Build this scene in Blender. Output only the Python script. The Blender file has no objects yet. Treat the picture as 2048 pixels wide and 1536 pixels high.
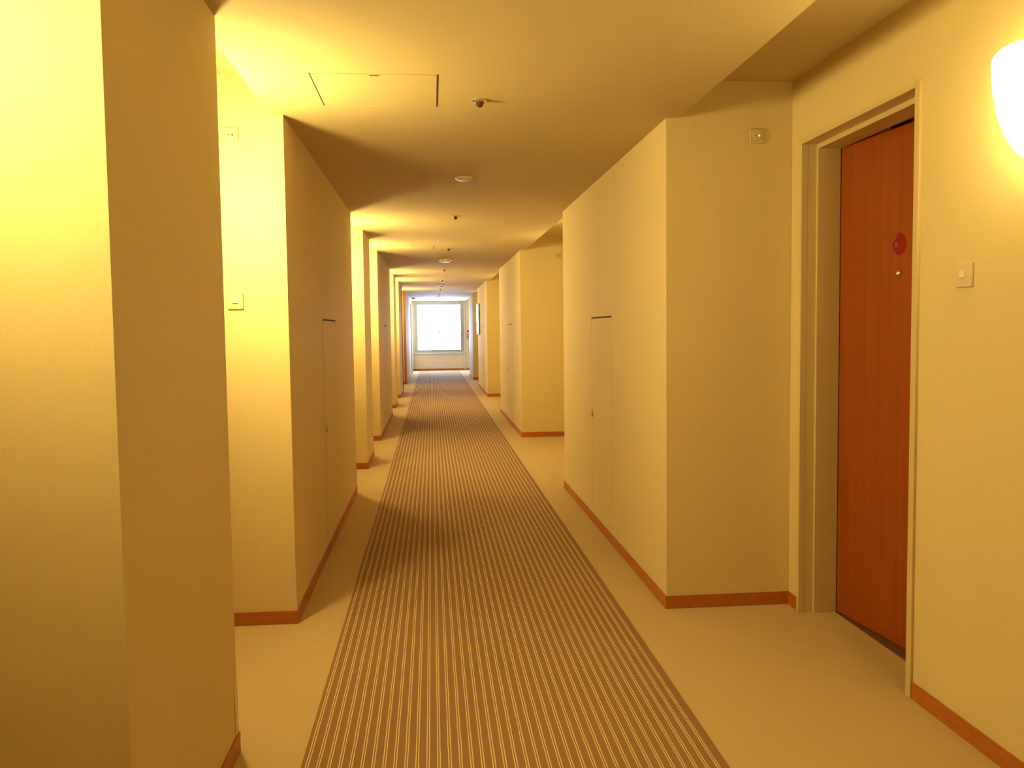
import bpy, bmesh, math, random
from mathutils import Matrix, Vector

random.seed(4)
PI = math.pi
S = bpy.context.scene
C = S.collection

# ------------------------------------------------------------------ camera
cam_d = bpy.data.cameras.new('camera')
cam = bpy.data.objects.new('camera', cam_d)
C.objects.link(cam)
cam_d.sensor_width = 36.0
cam_d.lens = 1750.99 / 2048 * 36.0
cam_d.clip_start = 0.05
cam_d.clip_end = 500
YAW, PITCH, ROLL = math.radians(5.187), math.radians(3.585), math.radians(-0.691)
f0 = Vector((math.sin(YAW), math.cos(YAW), 0)); r0 = Vector((math.cos(YAW), -math.sin(YAW), 0)); u0 = Vector((0, 0, 1))
f1 = f0 * math.cos(PITCH) - u0 * math.sin(PITCH); u1 = u0 * math.cos(PITCH) + f0 * math.sin(PITCH)
r2 = r0 * math.cos(ROLL) + u1 * math.sin(ROLL); u2 = u1 * math.cos(ROLL) - r0 * math.sin(ROLL)
M4 = Matrix((r2, u2, -f1)).transposed().to_4x4()
M4.translation = Vector((0, 0, 1.3))
cam.matrix_world = M4
S.camera = cam

# ------------------------------------------------------------------ exposure, world, daylight
S.view_settings.view_transform = 'Standard'
S.view_settings.look = 'None'
S.view_settings.gamma = 1
S.view_settings.exposure = 0.0
S.view_settings.use_curve_mapping = False
S.cycles.max_bounces = 14
S.cycles.diffuse_bounces = 10
S.cycles.glossy_bounces = 4
S.cycles.sample_clamp_indirect = 12

SKY = 66.0                       # bright overcast sky outside the end window
LAMP = 49.0                      # glow of the sconce glass, right niches
LAMP_LEFT = 195.0                # stronger bulbs in the narrow left niches
LAMP_RGB = (1.0, 0.80, 0.31)

w = bpy.data.worlds.new('sky'); S.world = w; w.use_nodes = True
nt = w.node_tree; nt.nodes.clear()
out = nt.nodes.new('ShaderNodeOutputWorld'); bg = nt.nodes.new('ShaderNodeBackground')
tc = nt.nodes.new('ShaderNodeTexCoord'); sx = nt.nodes.new('ShaderNodeSeparateXYZ')
rmp = nt.nodes.new('ShaderNodeValToRGB')
rmp.color_ramp.elements[0].position = 0.0; rmp.color_ramp.elements[0].color = (0.58, 0.68, 1.0, 1)
rmp.color_ramp.elements[1].position = 0.6; rmp.color_ramp.elements[1].color = (0.54, 0.65, 1.0, 1)
nt.links.new(tc.outputs['Generated'], sx.inputs[0]); nt.links.new(sx.outputs['Z'], rmp.inputs[0])
nt.links.new(rmp.outputs[0], bg.inputs['Color']); bg.inputs['Strength'].default_value = SKY
nt.links.new(bg.outputs[0], out.inputs['Surface'])

# light portal in the window opening (only guides the sampling of the sky)
pl = bpy.data.lights.new('window_portal', 'AREA'); pl.shape = 'RECTANGLE'; pl.size = 1.5; pl.size_y = 1.6
pl.cycles.is_portal = True
po = bpy.data.objects.new('window_portal', pl); C.objects.link(po)
po.location = (0.22, 28.36, 1.39); po.rotation_euler = (-PI / 2, 0, 0)

# ------------------------------------------------------------------ materials
def mat(name, rgb, rough=0.6, spec=0.3, metal=0.0, emit=None, es=0):
    m = bpy.data.materials.new(name); m.use_nodes = True
    b = m.node_tree.nodes['Principled BSDF']
    b.inputs['Base Color'].default_value = (*rgb, 1); b.inputs['Roughness'].default_value = rough
    b.inputs['Specular IOR Level'].default_value = spec; b.inputs['Metallic'].default_value = metal
    if emit:
        b.inputs['Emission Color'].default_value = (*emit, 1); b.inputs['Emission Strength'].default_value = es
    return m

def nodes(m):
    t = m.node_tree
    return t, t.nodes['Principled BSDF'], (lambda k: t.nodes.new(k)), t.links.new

def math_node(t, op, a, b=None, c=None):
    n = t.nodes.new('ShaderNodeMath'); n.operation = op
    for i, v in enumerate((a, b, c)):
        if v is None: continue
        if isinstance(v, (int, float)): n.inputs[i].default_value = v
        else: t.links.new(v, n.inputs[i])
    return n.outputs[0]

def mix(t, fac, a, b):
    n = t.nodes.new('ShaderNodeMix'); n.data_type = 'RGBA'
    if isinstance(fac, (int, float)): n.inputs[0].default_value = fac
    else: t.links.new(fac, n.inputs[0])
    for i, v in ((6, a), (7, b)):
        if isinstance(v, tuple): n.inputs[i].default_value = (*v, 1)
        else: t.links.new(v, n.inputs[i])
    return n.outputs[2]

def wallpaper(name, rgb):
    m = mat(name, rgb, 0.75, 0.15)
    t, b, N, L = nodes(m)
    tcn = N('ShaderNodeTexCoord'); sep = N('ShaderNodeSeparateXYZ'); L(tcn.outputs['Object'], sep.inputs[0])
    s = math_node(t, 'ADD', sep.outputs['X'], sep.outputs['Y'])
    mp = N('ShaderNodeMapping'); mp.inputs['Scale'].default_value = (260, 260, 14); L(tcn.outputs['Object'], mp.inputs[0])
    nz = N('ShaderNodeTexNoise'); nz.inputs['Scale'].default_value = 1.0; nz.inputs['Detail'].default_value = 2; L(mp.outputs[0], nz.inputs[0])
    ph = math_node(t, 'MULTIPLY', s, 2 * PI / 0.0042)
    ph = math_node(t, 'ADD', ph, math_node(t, 'MULTIPLY', nz.outputs[0], 2.5))
    rib = math_node(t, 'MULTIPLY_ADD', math_node(t, 'SINE', ph), 0.5, 0.5)
    fac = math_node(t, 'ADD', math_node(t, 'MULTIPLY', rib, 0.6), math_node(t, 'MULTIPLY', nz.outputs[0], 0.4))
    L(mix(t, fac, tuple(c * 0.935 for c in rgb), tuple(min(1, c * 1.035) for c in rgb)), b.inputs['Base Color'])
    return m

def painted(name, rgb, rough=0.8):
    m = mat(name, rgb, rough, 0.15)
    t, b, N, L = nodes(m)
    tcn = N('ShaderNodeTexCoord'); nz = N('ShaderNodeTexNoise'); nz.inputs['Scale'].default_value = 90; nz.inputs['Detail'].default_value = 3
    L(tcn.outputs['Object'], nz.inputs[0])
    L(mix(t, nz.outputs[0], tuple(c * 0.985 for c in rgb), tuple(min(1, c * 1.01) for c in rgb)), b.inputs['Base Color'])
    return m

def wood(name, a, c, rough, scale=(1, 1, 1), spec=0.35):
    m = mat(name, a, rough, spec)
    t, b, N, L = nodes(m)
    tcn = N('ShaderNodeTexCoord'); mp = N('ShaderNodeMapping'); mp.inputs['Scale'].default_value = scale; L(tcn.outputs['Object'], mp.inputs[0])
    nz = N('ShaderNodeTexNoise'); nz.inputs['Scale'].default_value = 1; nz.inputs['Detail'].default_value = 5; nz.inputs['Roughness'].default_value = 0.6
    L(mp.outputs[0], nz.inputs[0])
    r = N('ShaderNodeValToRGB'); r.color_ramp.elements[0].position = 0.3; r.color_ramp.elements[1].position = 0.7
    r.color_ramp.elements[0].color = (*a, 1); r.color_ramp.elements[1].color = (*c, 1)
    L(nz.outputs[0], r.inputs[0]); L(r.outputs[0], b.inputs['Base Color'])
    return m

def carpet(name, rgb, lo=0.9, hi=1.06, blotch=0.06):
    m = mat(name, rgb, 0.95, 0.05)
    t, b, N, L = nodes(m)
    tcn = N('ShaderNodeTexCoord')
    nz = N('ShaderNodeTexNoise'); nz.inputs['Scale'].default_value = 420; nz.inputs['Detail'].default_value = 2; L(tcn.outputs['Object'], nz.inputs[0])
    n2 = N('ShaderNodeTexNoise'); n2.inputs['Scale'].default_value = 3.2; n2.inputs['Detail'].default_value = 4; L(tcn.outputs['Object'], n2.inputs[0])
    fine = mix(t, nz.outputs[0], tuple(c * lo for c in rgb), tuple(min(1, c * hi) for c in rgb))
    f2 = math_node(t, 'MULTIPLY', n2.outputs[0], blotch * 2)
    L(mix(t, f2, fine, tuple(c * 0.5 for c in rgb)), b.inputs['Base Color'])
    bp = N('ShaderNodeBump'); bp.inputs['Strength'].default_value = 0.25; bp.inputs['Distance'].default_value = 0.002
    L(nz.outputs[0], bp.inputs['Height']); L(bp.outputs[0], b.inputs['Normal'])
    return m

def runner_mat():
    m = mat('striped_runner', (0.4, 0.26, 0.15), 0.95, 0.05)
    t, b, N, L = nodes(m)
    tcn = N('ShaderNodeTexCoord'); sep = N('ShaderNodeSeparateXYZ'); L(tcn.outputs['Object'], sep.inputs[0])
    nz = N('ShaderNodeTexNoise'); nz.inputs['Scale'].default_value = 300; nz.inputs['Detail'].default_value = 2; L(tcn.outputs['Object'], nz.inputs[0])
    n2 = N('ShaderNodeTexNoise'); n2.inputs['Scale'].default_value = 2.3; n2.inputs['Detail'].default_value = 4; L(tcn.outputs['Object'], n2.inputs[0])
    mp = N('ShaderNodeMapping'); mp.inputs['Scale'].default_value = (40, 8, 1); L(tcn.outputs['Object'], mp.inputs[0])
    n3 = N('ShaderNodeTexNoise'); n3.inputs['Scale'].default_value = 1; n3.inputs['Detail'].default_value = 3; L(mp.outputs[0], n3.inputs[0])
    wob = math_node(t, 'MULTIPLY_ADD', n3.outputs[0], 0.0036, -0.0018)
    u = math_node(t, 'ADD', sep.outputs['X'], wob)
    PITCH_ = 0.0328
    k = math_node(t, 'DIVIDE', math_node(t, 'ADD', u, 0.0008 + PITCH_ * 60.5), PITCH_)
    fr = math_node(t, 'MULTIPLY', math_node(t, 'SUBTRACT', math_node(t, 'FRACT', k), 0.5), PITCH_)      # metres from pair centre
    d = math_node(t, 'ABSOLUTE', math_node(t, 'SUBTRACT', math_node(t, 'ABSOLUTE', fr), 0.0037))
    line = math_node(t, 'LESS_THAN', d, 0.0014)
    # plain border at both edges
    inb = math_node(t, 'LESS_THAN', math_node(t, 'ABSOLUTE', math_node(t, 'SUBTRACT', sep.outputs['X'], 0.22)), 0.622)
    line = math_node(t, 'MULTIPLY', line, inb)
    brown = mix(t, nz.outputs[0], RUN_LO, RUN_HI)
    brown = mix(t, math_node(t, 'MULTIPLY', n2.outputs[0], 0.22), brown, tuple(c * 0.6 for c in RUN_LO))
    cream = mix(t, nz.outputs[0], (0.56, 0.44, 0.22), (0.74, 0.60, 0.34))
    L(mix(t, line, brown, cream), b.inputs['Base Color'])
    bp = N('ShaderNodeBump'); bp.inputs['Strength'].default_value = 0.25; bp.inputs['Distance'].default_value = 0.002
    L(nz.outputs[0], bp.inputs['Height']); L(bp.outputs[0], b.inputs['Normal'])
    return m

RUN_LO = (0.22, 0.128, 0.06); RUN_HI = (0.29, 0.172, 0.082)
WALL = (0.61, 0.49, 0.245)
M = {}
M['wall'] = wallpaper('cream_ribbed_wallpaper', WALL)
M['ceil'] = painted('cream_ceiling_paint', (0.53, 0.425, 0.215))
M['floor'] = carpet('beige_carpet', (0.49, 0.365, 0.185))
M['runner'] = runner_mat()
M['base'] = wood('orange_wood_baseboard', (0.33, 0.095, 0.012), (0.42, 0.13, 0.018), 0.45, (14, 14, 60))
M['door'] = wood('orange_brown_door_veneer', (0.23, 0.044, 0.003), (0.29, 0.060, 0.005), 0.4, (30, 30, 1.2))
M['frame'] = mat('cream_enamel_frame', (0.54, 0.43, 0.21), 0.4, 0.3)
M['endwall'] = wallpaper('daylit_end_wallpaper', (0.62, 0.52, 0.42))  # wallpaper made paler here, window daylight put into its colour
M['panel'] = wallpaper('access_panel_wallpaper', WALL)
M['gap'] = mat('dark_gap', (0.06, 0.03, 0.012), 0.8, 0.1)
M['seam'] = mat('brown_seam', (0.22, 0.12, 0.045), 0.8, 0.1)
M['plastic'] = mat('cream_plastic', (0.52, 0.42, 0.24), 0.35, 0.4)
M['button'] = mat('pale_plastic_button', (0.66, 0.54, 0.34), 0.3, 0.4)
M['device'] = mat('off_white_device', (0.66, 0.55, 0.38), 0.25, 0.6)
M['white'] = mat('white_enamel', (0.85, 0.82, 0.76), 0.3, 0.5)
M['chrome'] = mat('brushed_metal', (0.75, 0.72, 0.68), 0.25, 0.5, 1.0)
M['dark'] = mat('dark_glass', (0.09, 0.045, 0.02), 0.25, 0.5)
M['steel'] = mat('dark_grey_steel', (0.16, 0.16, 0.17), 0.45, 0.4, 0.3)
M['alu'] = mat('pale_aluminium', (0.34, 0.33, 0.33), 0.45, 0.4, 0.2)
M['whitewall'] = mat('window_reveal_white', (0.60, 0.56, 0.50), 0.6, 0.3)
M['red'] = mat('red_sticker', (0.24, 0.012, 0.012), 0.5, 0.15)
M['grey'] = mat('grey_print', (0.20, 0.085, 0.04), 0.5, 0.3)
M['redlamp'] = mat('red_lens', (0.55, 0.02, 0.03), 0.2, 0.5)
M['led'] = mat('green_led', (0.2, 0.6, 0.05), 0.3, 0.5, 0, (0.45, 0.9, 0.05), 1.4)
M['threshold'] = mat('dark_threshold', (0.13, 0.06, 0.03), 0.5, 0.3)
M['shade'] = mat('glowing_frosted_glass', (0.9, 0.85, 0.75), 0.4, 0.3, 0, LAMP_RGB, LAMP)
M['shade_dim'] = mat('softer_frosted_glass', (0.9, 0.85, 0.75), 0.4, 0.3, 0, LAMP_RGB, LAMP_LEFT * 0.45)
M['shade_left'] = mat('bright_frosted_glass', (0.9, 0.85, 0.75), 0.4, 0.3, 0, LAMP_RGB, LAMP_LEFT)
M['guard'] = mat('clear_corner_guard', (0.58, 0.48, 0.30), 0.3, 0.4)
M['picglass'] = mat('picture_glass', (0.75, 0.75, 0.74), 0.03, 1.0)
g = bpy.data.materials.new('window_glass'); g.use_nodes = True
t = g.node_tree; t.nodes.clear()
o_ = t.nodes.new('ShaderNodeOutputMaterial'); mx = t.nodes.new('ShaderNodeMixShader'); tr = t.nodes.new('ShaderNodeBsdfTransparent'); gl = t.nodes.new('ShaderNodeBsdfGlossy')
gl.inputs['Roughness'].default_value = 0.02; tr.inputs[0].default_value = (0.86, 0.89, 0.89, 1); mx.inputs[0].default_value = 0.06
t.links.new(tr.outputs[0], mx.inputs[1]); t.links.new(gl.outputs[0], mx.inputs[2]); t.links.new(mx.outputs[0], o_.inputs[0])
M['glass'] = g

# ------------------------------------------------------------------ helpers
def link(name, bm, m, parent=None, smooth=False):
    me = bpy.data.meshes.new(name); bmesh.ops.recalc_face_normals(bm, faces=bm.faces); bm.to_mesh(me); bm.free()
    me.materials.append(m)
    if smooth:
        for p in me.polygons: p.use_smooth = True
    o = bpy.data.objects.new(name, me); C.objects.link(o)
    if parent: o.parent = parent
    return o

def box(bm, x0, x1, y0, y1, z0, z1, bev=0.0):
    b2 = bmesh.new() if bev else bm
    vs = [b2.verts.new(p) for p in ((x0, y0, z0), (x1, y0, z0), (x1, y1, z0), (x0, y1, z0), (x0, y0, z1), (x1, y0, z1), (x1, y1, z1), (x0, y1, z1))]
    for f in ((0, 3, 2, 1), (4, 5, 6, 7), (0, 1, 5, 4), (1, 2, 6, 5), (2, 3, 7, 6), (3, 0, 4, 7)):
        b2.faces.new([vs[i] for i in f])
    if bev:
        bmesh.ops.bevel(b2, geom=b2.edges[:], offset=bev, segments=3, profile=0.5, affect='EDGES')
        tmp = bpy.data.meshes.new('t'); b2.to_mesh(tmp); b2.free(); bm.from_mesh(tmp); bpy.data.meshes.remove(tmp)
    return bm

def boxes(*bs, bev=0.0):
    bm = bmesh.new()
    for b in bs: box(bm, *b, bev=bev)
    return bm

def lathe(bm, prof, n=32, axis='Z', at=(0, 0, 0)):
    """prof: list of (radius, height); axis Z, X or Y; at: origin"""
    ring = []
    for r, h in prof:
        row = []
        for i in range(n):
            a = 2 * PI * i / n; p = (r * math.cos(a), r * math.sin(a), h)
            if axis == 'X': p = (p[2], p[0], p[1])
            if axis == 'Y': p = (p[0], p[2], p[1])
            row.append(bm.verts.new((p[0] + at[0], p[1] + at[1], p[2] + at[2])))
        ring.append(row)
    for a, b in zip(ring, ring[1:]):
        for i in range(n):
            bm.faces.new((a[i], a[(i + 1) % n], b[(i + 1) % n], b[i]))
    bm.faces.new(ring[0]); bm.faces.new(ring[-1])
    return bm

def struct(name, bm, m, parent=None, smooth=False):
    o = link(name, bm, m, parent, smooth)
    if not parent: o['kind'] = 'structure'
    return o

def thing(name, label, cat, loc=(0, 0, 0), rz=0, group=None):
    o = bpy.data.objects.new(name, None); C.objects.link(o); o.location = loc; o.rotation_euler = (0, 0, rz); o.empty_display_size = 0.1
    o['label'] = label; o['category'] = cat
    if group: o['group'] = group
    return o

def dup(root, loc, rz=None, label=None):
    r = root.copy(); C.objects.link(r); r.location = loc
    if rz is not None: r.rotation_euler = (0, 0, rz)
    if label: r['label'] = label
    for ch in [o for o in C.objects if o.parent == root]:
        c = ch.copy(); C.objects.link(c); c.parent = r
        for gch in [o for o in C.objects if o.parent == ch]:
            d = gch.copy(); C.objects.link(d); d.parent = c
    return r

# ------------------------------------------------------------------ dimensions
XL, XR, H, HA = -0.622, 1.060, 2.234, 2.40
BL, BR = -0.972, 1.644             # backs of the niches, left and right
Y0, Y1 = -6.0, 28.27
NL = [(0.59, 1.785), (2.717, 3.908), (7.05, 8.283), (9.121, 10.411), (13.50, 14.768), (15.62, 16.98), (18.56, 21.363)]
NR = [(0.60, 3.90), (7.014, 10.427), (13.686, 16.86), (20.22, 22.70)]
RE = 24.92                         # end of the right wall, stair lobby beyond
DOOR = (2.867, 3.772)              # opening of the near door in the right niche
BB = 0.06                          # baseboard height

# ------------------------------------------------------------------ shell
struct('floor', boxes((-1.3, 2.6, Y0 - 0.2, Y1 + 0.1, -0.12, 0.0)), M['floor'])

bs = []; prev = Y0
for a, b in NL:
    bs += [(-1.25, XL, prev, a, 0, HA), (-1.25, BL, a, b, 0, HA)]; prev = b
bs.append((-1.25, XL, prev, Y1, 0, HA))
struct('wall_left', boxes(*bs), M['wall'])

da, db = DOOR[0] - 0.012, DOOR[1] + 0.012
bs = []; prev = Y0
for i, (a, b) in enumerate(NR):
    bs.append((XR, 2.5, prev, a, 0, HA))
    if i == 0: bs += [(BR, 2.5, a, da, 0, HA), (BR, 2.5, db, b, 0, HA), (2.35, 2.5, da, db, 0, HA), (BR, 2.35, da, db, 2.107, HA)]
    else: bs.append((BR, 2.5, a, b, 0, HA))
    prev = b
bs += [(XR, 2.5, prev, RE, 0, HA), (2.0, 2.5, RE, Y1, 0, HA)]
struct('wall_right', boxes(*bs), M['wall'])

# end wall with the window opening, and the wall behind the camera
WX0, WX1, WZ0, WZ1 = -0.548, 1.022, 0.570, 2.205
struct('wall_end', boxes((-1.25, WX0, Y1, Y1 + 0.16, 0, HA), (WX1, 2.5, Y1, Y1 + 0.16, 0, HA),
                         (WX0, WX1, Y1, Y1 + 0.16, 0, WZ0), (WX0, WX1, Y1, Y1 + 0.16, WZ1, HA)), M['endwall'])
struct('wall_back', boxes((-1.25, 2.5, Y0 - 0.1, Y0, 0, HA)), M['wall'])

# ceiling: corridor soffit lower than the niche ceilings, edges a little beyond the wall faces
struct('ceiling', boxes((-1.25, 2.5, Y0, Y1, HA, HA + 0.1), (XL - 0.056, 1.118, Y0, Y1, H, HA)), M['ceil'])

# baseboards
T = 0.006
bs = []
prev = Y0
for a, b in NL:
    bs.append((XL, XL + T, prev, a, 0, BB)); bs.append((BL, BL + T, a, b, 0, BB))
    bs.append((BL, XL + T, a - 0.0, a + T, 0, BB)); bs.append((BL, XL + T, b - T, b, 0, BB)); prev = b
bs.append((XL, XL + T, prev, 26.35, 0, BB)); bs.append((XL, XL + T, 27.45, Y1, 0, BB))
struct('baseboard_left', boxes(*bs), M['base'])
bs = []; prev = Y0
for i, (a, b) in enumerate(NR):
    bs.append((XR - T, XR, prev, a, 0, BB))
    if i == 0: bs += [(BR - T, BR, a, 2.832, 0, BB), (BR - T, BR, 3.792, b, 0, BB)]
    else: bs.append((BR - T, BR, a, b, 0, BB))
    bs.append((XR - T, BR, a, a + T, 0, BB)); bs.append((XR - T, BR, b - T, b, 0, BB)); prev = b
bs += [(XR - T, XR, prev, RE, 0, BB), (XR - T, 2.0, RE, RE + T, 0, BB), (2.0 - T, 2.0, RE, Y1, 0, BB)]
struct('baseboard_right', boxes(*bs), M['base'])
struct('baseboard_end', boxes((XL + T, 1.04, Y1 - 0.012, Y1, 0, BB), (1.06, 2.0 - T, Y1 - T, Y1, 0, BB)), M['base'])

# narrow trims at two wall ends on the left
struct('trim_1', boxes((XL - 0.050, XL + 0.004, 21.340, 21.363, BB, H)), M['base'])
struct('trim_2', boxes((XL - 0.004, XL + 0.010, 18.53, 18.56, 0, H)), M['gap'])
# small vertical pilaster right of the window
struct('trim_3', boxes((1.035, 1.065, Y1 - 0.02, Y1, 0, H)), M['whitewall'])

# carpet runner
ru = link('carpet_runner', boxes((-0.412, 0.852, Y0 + 0.02, 28.05, 0.0, 0.004)), M['runner'])
ru['label'] = 'long brown carpet runner with paired cream pinstripes down the corridor floor'; ru['category'] = 'carpet'

# ------------------------------------------------------------------ window_1
wd = bpy.data.objects.new('window_1', None); C.objects.link(wd); wd.location = (0.237, Y1, WZ0); wd['kind'] = 'structure'
wd['label'] = 'large white-framed window at the far end of the corridor'
def rel(o, root):
    for v in o.data.vertices: v.co -= root.location
    return o
def ringboxes(x0, x1, z0, z1, w_, y0, y1):
    return boxes((x0, x0 + w_, y0, y1, z0, z1), (x1 - w_, x1, y0, y1, z0, z1), (x0 + w_, x1 - w_, y0, y1, z0, z0 + w_), (x0 + w_, x1 - w_, y0, y1, z1 - w_, z1))
rel(link('window_frame', ringboxes(WX0, WX1, WZ0, WZ1, 0.048, Y1 - 0.015, Y1 + 0.14), M['alu'], wd), wd)
rel(link('sash', ringboxes(WX0 + 0.0485, WX1 - 0.0485, WZ0 + 0.0485, WZ1 - 0.0485, 0.052, Y1 - 0.005, Y1 + 0.045), M['alu'], wd), wd)
rel(link('pane', boxes((WX0 + 0.0985, WX1 - 0.0985, Y1 + 0.018, Y1 + 0.023, WZ0 + 0.0985, WZ1 - 0.0985)), M['glass'], wd), wd)
rel(link('window_sill', boxes((WX0 - 0.03, WX1 + 0.03, Y1 - 0.05, Y1 + 0.02, WZ0 - 0.03, WZ0 - 0.001), bev=0.004), M['whitewall'], wd), wd)
hd = rel(link('window_handle', boxes((0.940, 0.964, Y1 - 0.020, Y1 - 0.004, 1.10, 1.37), (0.943, 0.961, Y1 - 0.060, Y1 - 0.019, 1.22, 1.36), bev=0.004), M['steel'], wd), wd)
bmd = lathe(bmesh.new(), [(0.034, 0), (0.034, 0.002)], 24, 'Y', (0.232, Y1 + 0.015, 1.262))
st = link('round_sticker', bmd, M['alu'], wd); rel(st, wd)

# ------------------------------------------------------------------ door_1: room door in the near right niche, slightly ajar
dr = bpy.data.objects.new('door_1', None); C.objects.link(dr); dr.location = (BR, 3.32, 0); dr['kind'] = 'structure'
dr['label'] = 'orange-brown wooden room door standing slightly ajar in a cream frame on the right'
ya, yb = DOOR
bm = bmesh.new()
XI, XS = 1.806, 1.702
# casing on the wall face
box(bm, BR - 0.010, BR + 0.02, yb, yb + 0.020, 0, 2.113, bev=0.002)
box(bm, BR - 0.010, BR + 0.02, ya - 0.032, ya, 0, 2.113, bev=0.002)
box(bm, BR - 0.010, BR + 0.02, ya, yb, 2.095, 2.113)
# outer reveal
box(bm, BR + 0.02, XI + 0.06, yb, yb + 0.012, 0, 2.107); box(bm, BR + 0.02, XI + 0.06, ya - 0.012, ya, 0, 2.107); box(bm, BR + 0.02, XI + 0.06, ya, yb, 2.095, 2.107)
# inner stop, stepped in
box(bm, XS, XI - 0.001, yb - 0.017, yb - 0.0002, 0, 2.0948); box(bm, XS, XI - 0.001, ya + 0.0002, ya + 0.017, 0, 2.0948); box(bm, XS, XI - 0.001, ya + 0.017, yb - 0.017, 2.074, 2.0948)
rel(link('door_frame', bm, M['frame'], dr), dr)
rel(link('threshold', boxes((XI - 0.004, 2.3, ya + 0.002, yb - 0.002, 0.0, 0.003)), M['threshold'], dr), dr)
ANG = math.radians(6.25); HX, HY = XI + 0.001, 3.752
leafM = Matrix.Translation(Vector((HX, HY, 0)) - dr.location) @ Matrix.Rotation(ANG, 4, 'Z')
# leaf local: x = thickness (front at 0), y from 0 (hinge) to -W
WD = 0.868
lf = link('door_leaf', boxes((0, 0.04, -WD, 0, 0.006, 2.081), bev=0.0015), M['door'], dr)
lf.matrix_local = leafM
def leafpart(name, bm, m, smooth=False):
    return link(name, bm, m, lf, smooth)

# red round sticker with a bite-shaped grey print at its upper left
bm = bmesh.new(); n = 40; R_ = 0.043
ps = []
for i in range(n):
    a = 2 * PI * i / n
    ps.append((-0.412 + R_ * math.cos(a), 1.618 + R_ * math.sin(a)))
# viewer sees leaf from -X: screen left = +Y. notch towards screen upper left
def notch(y, z):
    cy, cz = -0.412 + 0.034, 1.618 + 0.030
    return (y - cy) ** 2 + (z - cz) ** 2 < 0.017 ** 2
q_ = []
for y, z in ps:
    if notch(y, z): q_.append((y * 0.45 - 0.394 * 0.55, z * 0.45 + 1.636 * 0.55))
    else: q_.append((y, z))
f_ = [bm.verts.new((-0.0012, y, z)) for y, z in q_]; bk = [bm.verts.new((0.0002, y, z)) for y, z in q_]
for i in range(n): bm.faces.new((f_[i], f_[(i + 1) % n], bk[(i + 1) % n], bk[i]))
bmesh.ops.triangulate(bm, faces=[bm.faces.new(f_), bm.faces.new(bk[::-1])])
so = leafpart('sticker', bm, M['red']); so['label'] = 'round red sticker'
leafpart('sticker_print', boxes((-0.0018, -0.0004, -0.402, -0.386, 1.606, 1.628), bev=0.0004), M['grey'])
leafpart('peephole', lathe(bmesh.new(), [(0.011, 0.001), (0.011, -0.004), (0.007, -0.006), (0.006, -0.003)], 24, 'X', (0, -0.412, 1.504)), M['chrome'], True)
leafpart('closer_arm', boxes((0.002, 0.014, -0.345, -0.222, 2.0815, 2.089), bev=0.001), M['chrome'])
leafpart('closer_bracket', boxes((0.002, 0.03, -0.62, -0.478, 2.0815, 2.087), bev=0.001), M['chrome'])

# ------------------------------------------------------------------ wall sconces
def egg(cy, cx, W, D, zc, hu, hl, nu=30, nv=48, cap_elev=66, rim=3):
    """half-egg standing out from a wall plane x=cx towards -x; returns (glass, unlit band added to cut light spill)"""
    parts = []
    for want in (False, True):
        bm = bmesh.new(); grid = {}
        def vert(i, j):
            if (i, j) not in grid:
                be = -PI / 2 + PI * j / nv; c = max(math.cos(be), 1e-4); s_ = math.sin(be); al = -PI / 2 + PI * i / nu
                grid[i, j] = bm.verts.new((cx - D * math.cos(al) * c, cy + W * math.sin(al) * c, zc + (hu if s_ > 0 else hl) * s_))
            return grid[i, j]
        for j in range(nv):
            be = -PI / 2 + PI * (j + 0.5) / nv
            elev = math.degrees(math.atan2(math.sin(be) / (hu if be > 0 else hl), math.cos(be) / ((W + D) / 2)))
            for i in range(nu):
                if (elev > cap_elev or i < rim or i >= nu - rim) != want: continue
                bm.faces.new((vert(i, j), vert(i + 1, j), vert(i + 1, j + 1), vert(i, j + 1)))
        parts.append(bm)
    return parts
def make_sconce(label, glass, rim):
    # local: wall plane x=0, sticks out to -x; z = 2.0 sits near the top of the glass
    tt = thing('wall_sconce', label, 'wall lamp', (0, 0, 0), 0, 'frosted glass sconces in the corridor niches')
    g1, g2 = egg(0, -0.012, 0.108, 0.115, 0.006, 0.052, 0.268, rim=rim)
    link('lamp_shade', g1, glass, tt, True)
    link('spill_cut_band', g2, M['white'], tt, True)  # unlit top and edge band, added to cut glow on ceiling and wall
    link('wall_plate', boxes((-0.014, 0.0, -0.06, 0.06, -0.16, 0.03), bev=0.003), M['white'], tt)
    return tt
sc = make_sconce('glowing frosted glass wall sconce at the right edge, beside the room door', M['shade'], 3)
sc.location = (BR, 2.253, 2.0)
where_r = ['right niche beyond the first wall panel', 'second recessed bay on the right past the nearer one', 'last right niche before the end window']
for (a, b), wt in zip(NR[1:], where_r):
    dup(sc, (BR, (a + b) / 2, 2.0), 0, 'glowing frosted sconce hidden in the ' + wt)
where_l = ['nearest left niche beside the camera', 'left niche between the near column and the panelled wall', 'left niche just before the pillar with the socket',
           'left niche just after the pillar with the socket', 'left niche past the second panelled wall', 'left niche past the narrow far pillar']
ZL = 1.96
where_l.append('last left niche with the wooden end trim, added to light its facing wall')  # extra sconce added to brighten the facing wall of this niche
for k, ((a, b), wt) in enumerate(zip(NL, where_l)):
    lab = 'glowing frosted sconce tucked in the ' + wt
    if k == 0:
        s0 = make_sconce(lab, M['shade_dim'], 1); s0.location = (BL, 1.33, ZL); s0.rotation_euler = (0, 0, PI)
    elif k == 1:
        sl = make_sconce(lab, M['shade_left'], 1); sl.location = (BL, (a + b) / 2, ZL); sl.rotation_euler = (0, 0, PI)
    else: dup(sl, (BL, (a + b) / 2, ZL), PI, lab)

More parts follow.
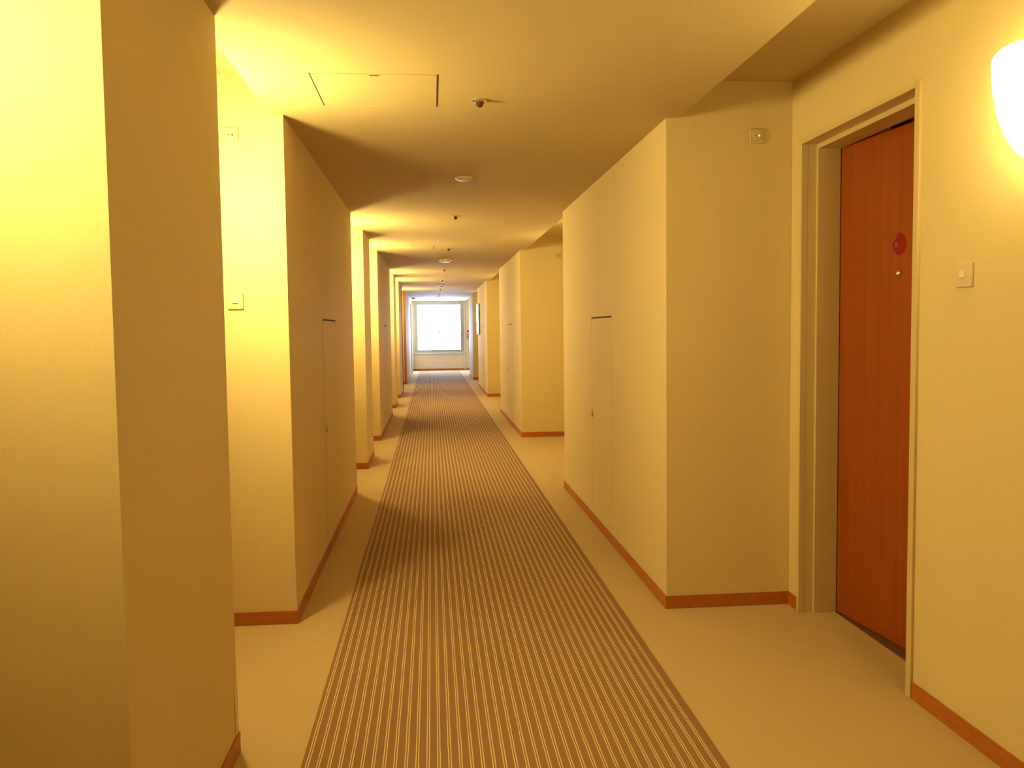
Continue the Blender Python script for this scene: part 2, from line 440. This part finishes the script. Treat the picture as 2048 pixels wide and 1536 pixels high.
# ------------------------------------------------------------------ wall switches and indicator plates
def make_switch(label, wdt, hgt):
    tt = thing('light_switch', label, 'switch', group=None)
    link('switch_plate', boxes((-wdt / 2, wdt / 2, -0.009, 0, -hgt / 2, hgt / 2), bev=0.003), M['plastic'], tt)
    link('switch_button', boxes((-0.0145, 0.0125, -0.014, -0.0085, -0.009, 0.014), bev=0.0015), M['button'], tt)
    return tt
a = make_switch('square cream light switch on the bright left niche wall', 0.066, 0.070); a.location = (-0.845, 3.908, 1.435)
b = make_switch('square cream light switch on the right wall below the sconce', 0.080, 0.076); b.location = (BR, 2.578, 1.450); b.rotation_euler = (0, 0, -PI / 2)

def make_plate(label, loc, led):
    tt = thing('indicator_plate', label, 'indicator', loc, 0, 'small indicator plates high on the niche walls')
    link('plate', boxes((-0.033, 0.033, -0.008, 0, -0.033, 0.033), bev=0.005), M['plastic'], tt)
    link('raised_disc', lathe(bmesh.new(), [(0.0215, 0.0), (0.0215, -0.0105), (0.019, -0.012)], 28, 'Y', (0, 0, 0)), M['plastic'], tt, False)
    link('sensor_hole', lathe(bmesh.new(), [(0.0032, -0.010), (0.0032, -0.0128)], 14, 'Y', (-0.008, 0, 0)), M['dark'], tt)
    link('indicator_led', lathe(bmesh.new(), [(0.0042, -0.010), (0.0042, -0.0130), (0.002, -0.0145)], 16, 'Y', (0.008, 0, 0)), M['led'] if led else M['gap'], tt)
    return tt
make_plate('small square indicator plate with green light above the right niche', (1.477, 3.900, 2.157), True)
make_plate('small square plate with two holes on the glowing left niche wall', (-0.843, 3.908, 2.144), False)
make_plate('small beige plate high in the distant right niche', (1.511, 10.427, 2.165), False)

# wall socket on the pillar
so = thing('wall_socket', 'small white wall socket low on the left pillar', 'socket', (XL, 8.70, 0.19))
link('socket_plate', boxes((0, 0.008, -0.036, 0.036, -0.058, 0.052), bev=0.002), M['white'], so)
for y_ in (-0.0105, 0.0105): link('socket_slot', boxes((0.0075, 0.0088, y_ - 0.0015, y_ + 0.0015, -0.02, 0.0)), M['gap'], so)

# ------------------------------------------------------------------ flush access panels in the corridor walls
def access_panel(label, side, ya_, yb_, latch_near):
    """side -1 left wall, +1 right wall; far vertical joint and top joint read as dark gaps"""
    X = XL if side < 0 else XR; s = 1 if side < 0 else -1          # s: direction out of the wall
    tt = thing('access_panel', label, 'access panel', (X, (ya_ + yb_) / 2, 0.10), 0, 'flush access panels in the corridor walls')
    hw = (yb_ - ya_) / 2
    def bb_(x0, x1, *r):
        x0 = x0 or 0.0003
        return (min(s * x0, s * x1), max(s * x0, s * x1), *r)
    link('panel', boxes(bb_(0, 0.0010, -hw, hw - 0.007, 0.004, 1.262)), M['panel'], tt)
    link('top_gap', boxes(bb_(0, 0.0012, -hw, hw, 1.262, 1.272)), M['gap'], tt)
    link('side_gap', boxes(bb_(0, 0.0007, hw - 0.007, hw, 0.0, 1.262)), M['seam'], tt)
    link('bottom_edge', boxes(bb_(0, 0.006, -hw, hw, -0.002, 0.004)), M['frame'], tt)
    ly = (-hw + 0.055) if latch_near else (hw - 0.03)
    link('latch', boxes(bb_(0.0015, 0.006, ly - 0.014, ly + 0.014, 0.612, 0.652), bev=0.0015), M['chrome'], tt)
    link('latch_slot', boxes(bb_(0.0055, 0.0066, ly - 0.004, ly + 0.004, 0.615, 0.630)), M['dark'], tt)
access_panel('flush access panel with small latch in the near left corridor wall', -1, 5.103, 5.768, True)
access_panel('flush access panel in the second long wall on the left', -1, 11.58, 12.245, True)
access_panel('flush access panel with latch at its far edge, near right corridor wall', 1, 5.116, 5.767, False)
access_panel('flush access panel in the middle right corridor wall', 1, 11.57, 12.26, False)
access_panel('flush access panel in the far right wall beside the framed picture', 1, 17.98, 18.65, False)

# ------------------------------------------------------------------ clear corner guards low on the wall corners
def corner_guard(label, x, y, sy, z1, group='low corner guards on the left wall corners'):
    """left-wall corner at (x, y); sy=-1 faces the camera side, +1 the far side"""
    tt = link('corner_guard', boxes((-0.035, 0.0022, *sorted((0, sy * 0.0022)), 0, z1), (0.0, 0.0022, *sorted((0, -sy * 0.035)), 0, z1)), M['guard'])
    tt.location = (x, y, BB); tt['label'] = label; tt['category'] = 'corner guard'; tt['group'] = group
corner_guard('pale corner guard above the baseboard on the near column edge', XL, 2.717, 1, 0.17)
corner_guard('pale corner guard on the near edge of the long left wall', XL, 3.908, -1, 0.18)
corner_guard('pale corner guard on the far edge of the long left wall', XL, 7.05, 1, 0.16)
g_ = link('corner_guard', boxes((-0.004, 0.030, 0.0, 0.004, 0, 1.30), (-0.004, 0.0, -0.045, 0.0, 0, 1.30)), M['steel'])
g_.location = (XR, RE, BB); g_['label'] = 'dark grey steel corner guard at the far end of the right wall'; g_['category'] = 'corner guard'

# ------------------------------------------------------------------ ceiling devices
def hatch(label, y0):
    tt = thing('ceiling_hatch', label, 'ceiling hatch', (-0.194, y0 + 0.23, H), 0, 'square access hatches in the corridor ceiling')
    link('hatch_panel', boxes((-0.229, 0.229, -0.226, 0.226, -0.0012, 0.0)), M['ceil'], tt)
    link('side_gap', boxes((-0.234, -0.229, -0.230, 0.230, -0.0012, 0.0)), M['gap'], tt)
    link('side_gap', boxes((0.229, 0.234, -0.230, 0.230, -0.0012, 0.0)), M['gap'], tt)
    link('edge_trim', boxes((-0.229, 0.229, 0.227, 0.231, -0.0025, 0.0)), M['ceil'], tt)
    link('catch', boxes((-0.018, 0.018, -0.218, -0.206, -0.0025, -0.0010)), M['seam'], tt)
hatch('square ceiling hatch with dark side gaps above the near left', 3.282)
hatch('faint square ceiling hatch farther along near the left pillar', 9.80)

def sprinkler(label, y):
    tt = thing('sprinkler_head', label, 'sprinkler', (0.211, y, H), 0, 'small sprinkler heads along the ceiling centre')
    link('rosette', lathe(bmesh.new(), [(0.030, 0), (0.030, -0.004), (0.024, -0.010), (0.016, -0.011)], 32), M['chrome'], tt, False)
    link('sprinkler_body', lathe(bmesh.new(), [(0.016, -0.008), (0.018, -0.014), (0.012, -0.022), (0.013, -0.025), (0.006, -0.029)], 24), M['dark'], tt, False)
    return tt
sp = sprinkler('sprinkler head with dark tip nearest the camera, right of the hatch', 3.632)
for y, l in ((7.283, 'second sprinkler head from the camera on the ceiling'), (10.168, 'third sprinkler head, just before the round smoke detector'),
             (13.734, 'fourth sprinkler head, behind the middle detector'), (16.535, 'fifth sprinkler head, faint on the far ceiling'),
             (20.148, 'sixth sprinkler head, just beyond the bright-rimmed emergency light'), (22.931, 'last sprinkler head before the end window')):
    dup(sp, (0.211, y, H), 0, l)

def disc(label, y, name='smoke_detector', cat='smoke detector'):
    tt = thing(name, label, cat, (0.214, y, H), 0, 'round detectors on the corridor ceiling')
    link('base_ring', lathe(bmesh.new(), [(0.056, 0), (0.056, -0.006), (0.052, -0.010)], 40), M['device'], tt, False)
    link('cover', lathe(bmesh.new(), [(0.046, -0.0095), (0.043, -0.016), (0.030, -0.0175)], 36), M['plastic'], tt, False)
    return tt
disc('flat round detector on the ceiling nearest the camera', 5.456)
dd = disc('flat pale disc on the ceiling right before the end window', 24.40); dd.scale = (1.35, 1.35, 1.1)
# larger round fixture with two feet
tt = thing('emergency_light', 'wide flat ceiling fixture with two small white lugs, mid corridor', 'ceiling light', (0.199, 11.745, H))
link('base_plate', lathe(bmesh.new(), [(0.086, 0), (0.086, -0.012), (0.080, -0.016)], 40), M['device'], tt)
link('body', lathe(bmesh.new(), [(0.066, -0.0155), (0.062, -0.030), (0.050, -0.034)], 36), M['plastic'], tt)
for s in (-1, 1): link('lug', lathe(bmesh.new(), [(0.012, -0.028), (0.012, -0.038), (0.006, -0.042)], 16, 'Z', (s * 0.052, -0.03, 0)), M['white'], tt)
tt = thing('emergency_light', 'round recessed emergency light with bright rim and dark lens', 'ceiling light', (0.214, 18.364, H))
link('rim', lathe(bmesh.new(), [(0.082, 0), (0.082, -0.008), (0.060, -0.026), (0.050, -0.026)], 40), M['white'], tt)
link('lens', lathe(bmesh.new(), [(0.048, -0.025), (0.042, -0.036), (0.020, -0.042)], 32), M['dark'], tt)
tt = link('ceiling_bracket', boxes((-0.04, 0.04, -0.06, 0.06, -0.035, 0), (-0.03, 0.03, -0.075, -0.055, -0.028, -0.005), bev=0.004), M['steel'])
tt.location = (-0.512, 25.55, H); tt['label'] = 'small dark grey bracket on the ceiling near the end window'; tt['category'] = 'bracket'

# ------------------------------------------------------------------ framed picture on the far right wall, glass catching the window
pc = thing('framed_picture', 'narrow dark-framed picture with shiny glass on the far right wall', 'picture', (XR, 19.72, 1.53))
link('picture_frame', boxes((-0.034, 0, -0.44, -0.425, -0.34, 0.34), (-0.034, 0, 0.425, 0.44, -0.34, 0.34), (-0.034, 0, -0.425, 0.425, 0.325, 0.34), (-0.034, 0, -0.425, 0.425, -0.34, -0.325), (-0.010, 0, -0.425, 0.425, -0.325, 0.325)), M['steel'], pc)
link('picture_glass', boxes((-0.031, -0.0105, -0.424, 0.424, -0.324, 0.324)), M['picglass'], pc)

# ------------------------------------------------------------------ alarm lamp and push button on the end wall
al = thing('alarm_lamp', 'small red alarm lamp on the end wall right of the window', 'alarm lamp', (1.150, Y1, 1.262))
link('lamp_base', lathe(bmesh.new(), [(0.062, 0), (0.062, -0.015)], 28, 'Y'), M['white'], al)
link('lamp_lens', lathe(bmesh.new(), [(0.050, -0.014), (0.048, -0.05), (0.034, -0.085), (0.012, -0.098)], 28, 'Y'), M['redlamp'], al, True)
pb = thing('alarm_button', 'small dark alarm button below the red alarm lamp', 'alarm button', (1.155, Y1, 1.09))
link('button_box', boxes((-0.022, 0.022, -0.03, 0, -0.075, 0.075), bev=0.004), M['steel'], pb)
link('push_button', lathe(bmesh.new(), [(0.013, -0.029), (0.013, -0.036)], 18, 'Y', (0, 0, 0.02)), M['white'], pb)

# ------------------------------------------------------------------ door_2: white service door on the left wall beside the window
d2 = bpy.data.objects.new('door_2', None); C.objects.link(d2); d2.location = (XL, 26.9, 0); d2['kind'] = 'structure'
d2['label'] = 'pale service door on the left wall beside the end window'
rel(link('door_frame', boxes((XL, XL + 0.030, 26.36, 26.42, 0, 2.1), (XL, XL + 0.030, 27.38, 27.44, 0, 2.1), (XL, XL + 0.030, 26.42, 27.38, 2.04, 2.1)), M['whitewall'], d2), d2)
rel(link('door_leaf', boxes((XL, XL + 0.012, 26.421, 27.379, 0.008, 2.039)), M['white'], d2), d2)
rel(link('door_handle', boxes((XL + 0.010, XL + 0.055, 26.50, 26.52, 0.99, 1.01), (XL + 0.042, XL + 0.055, 26.50, 26.62, 0.99, 1.01), bev=0.003), M['chrome'], d2), d2)
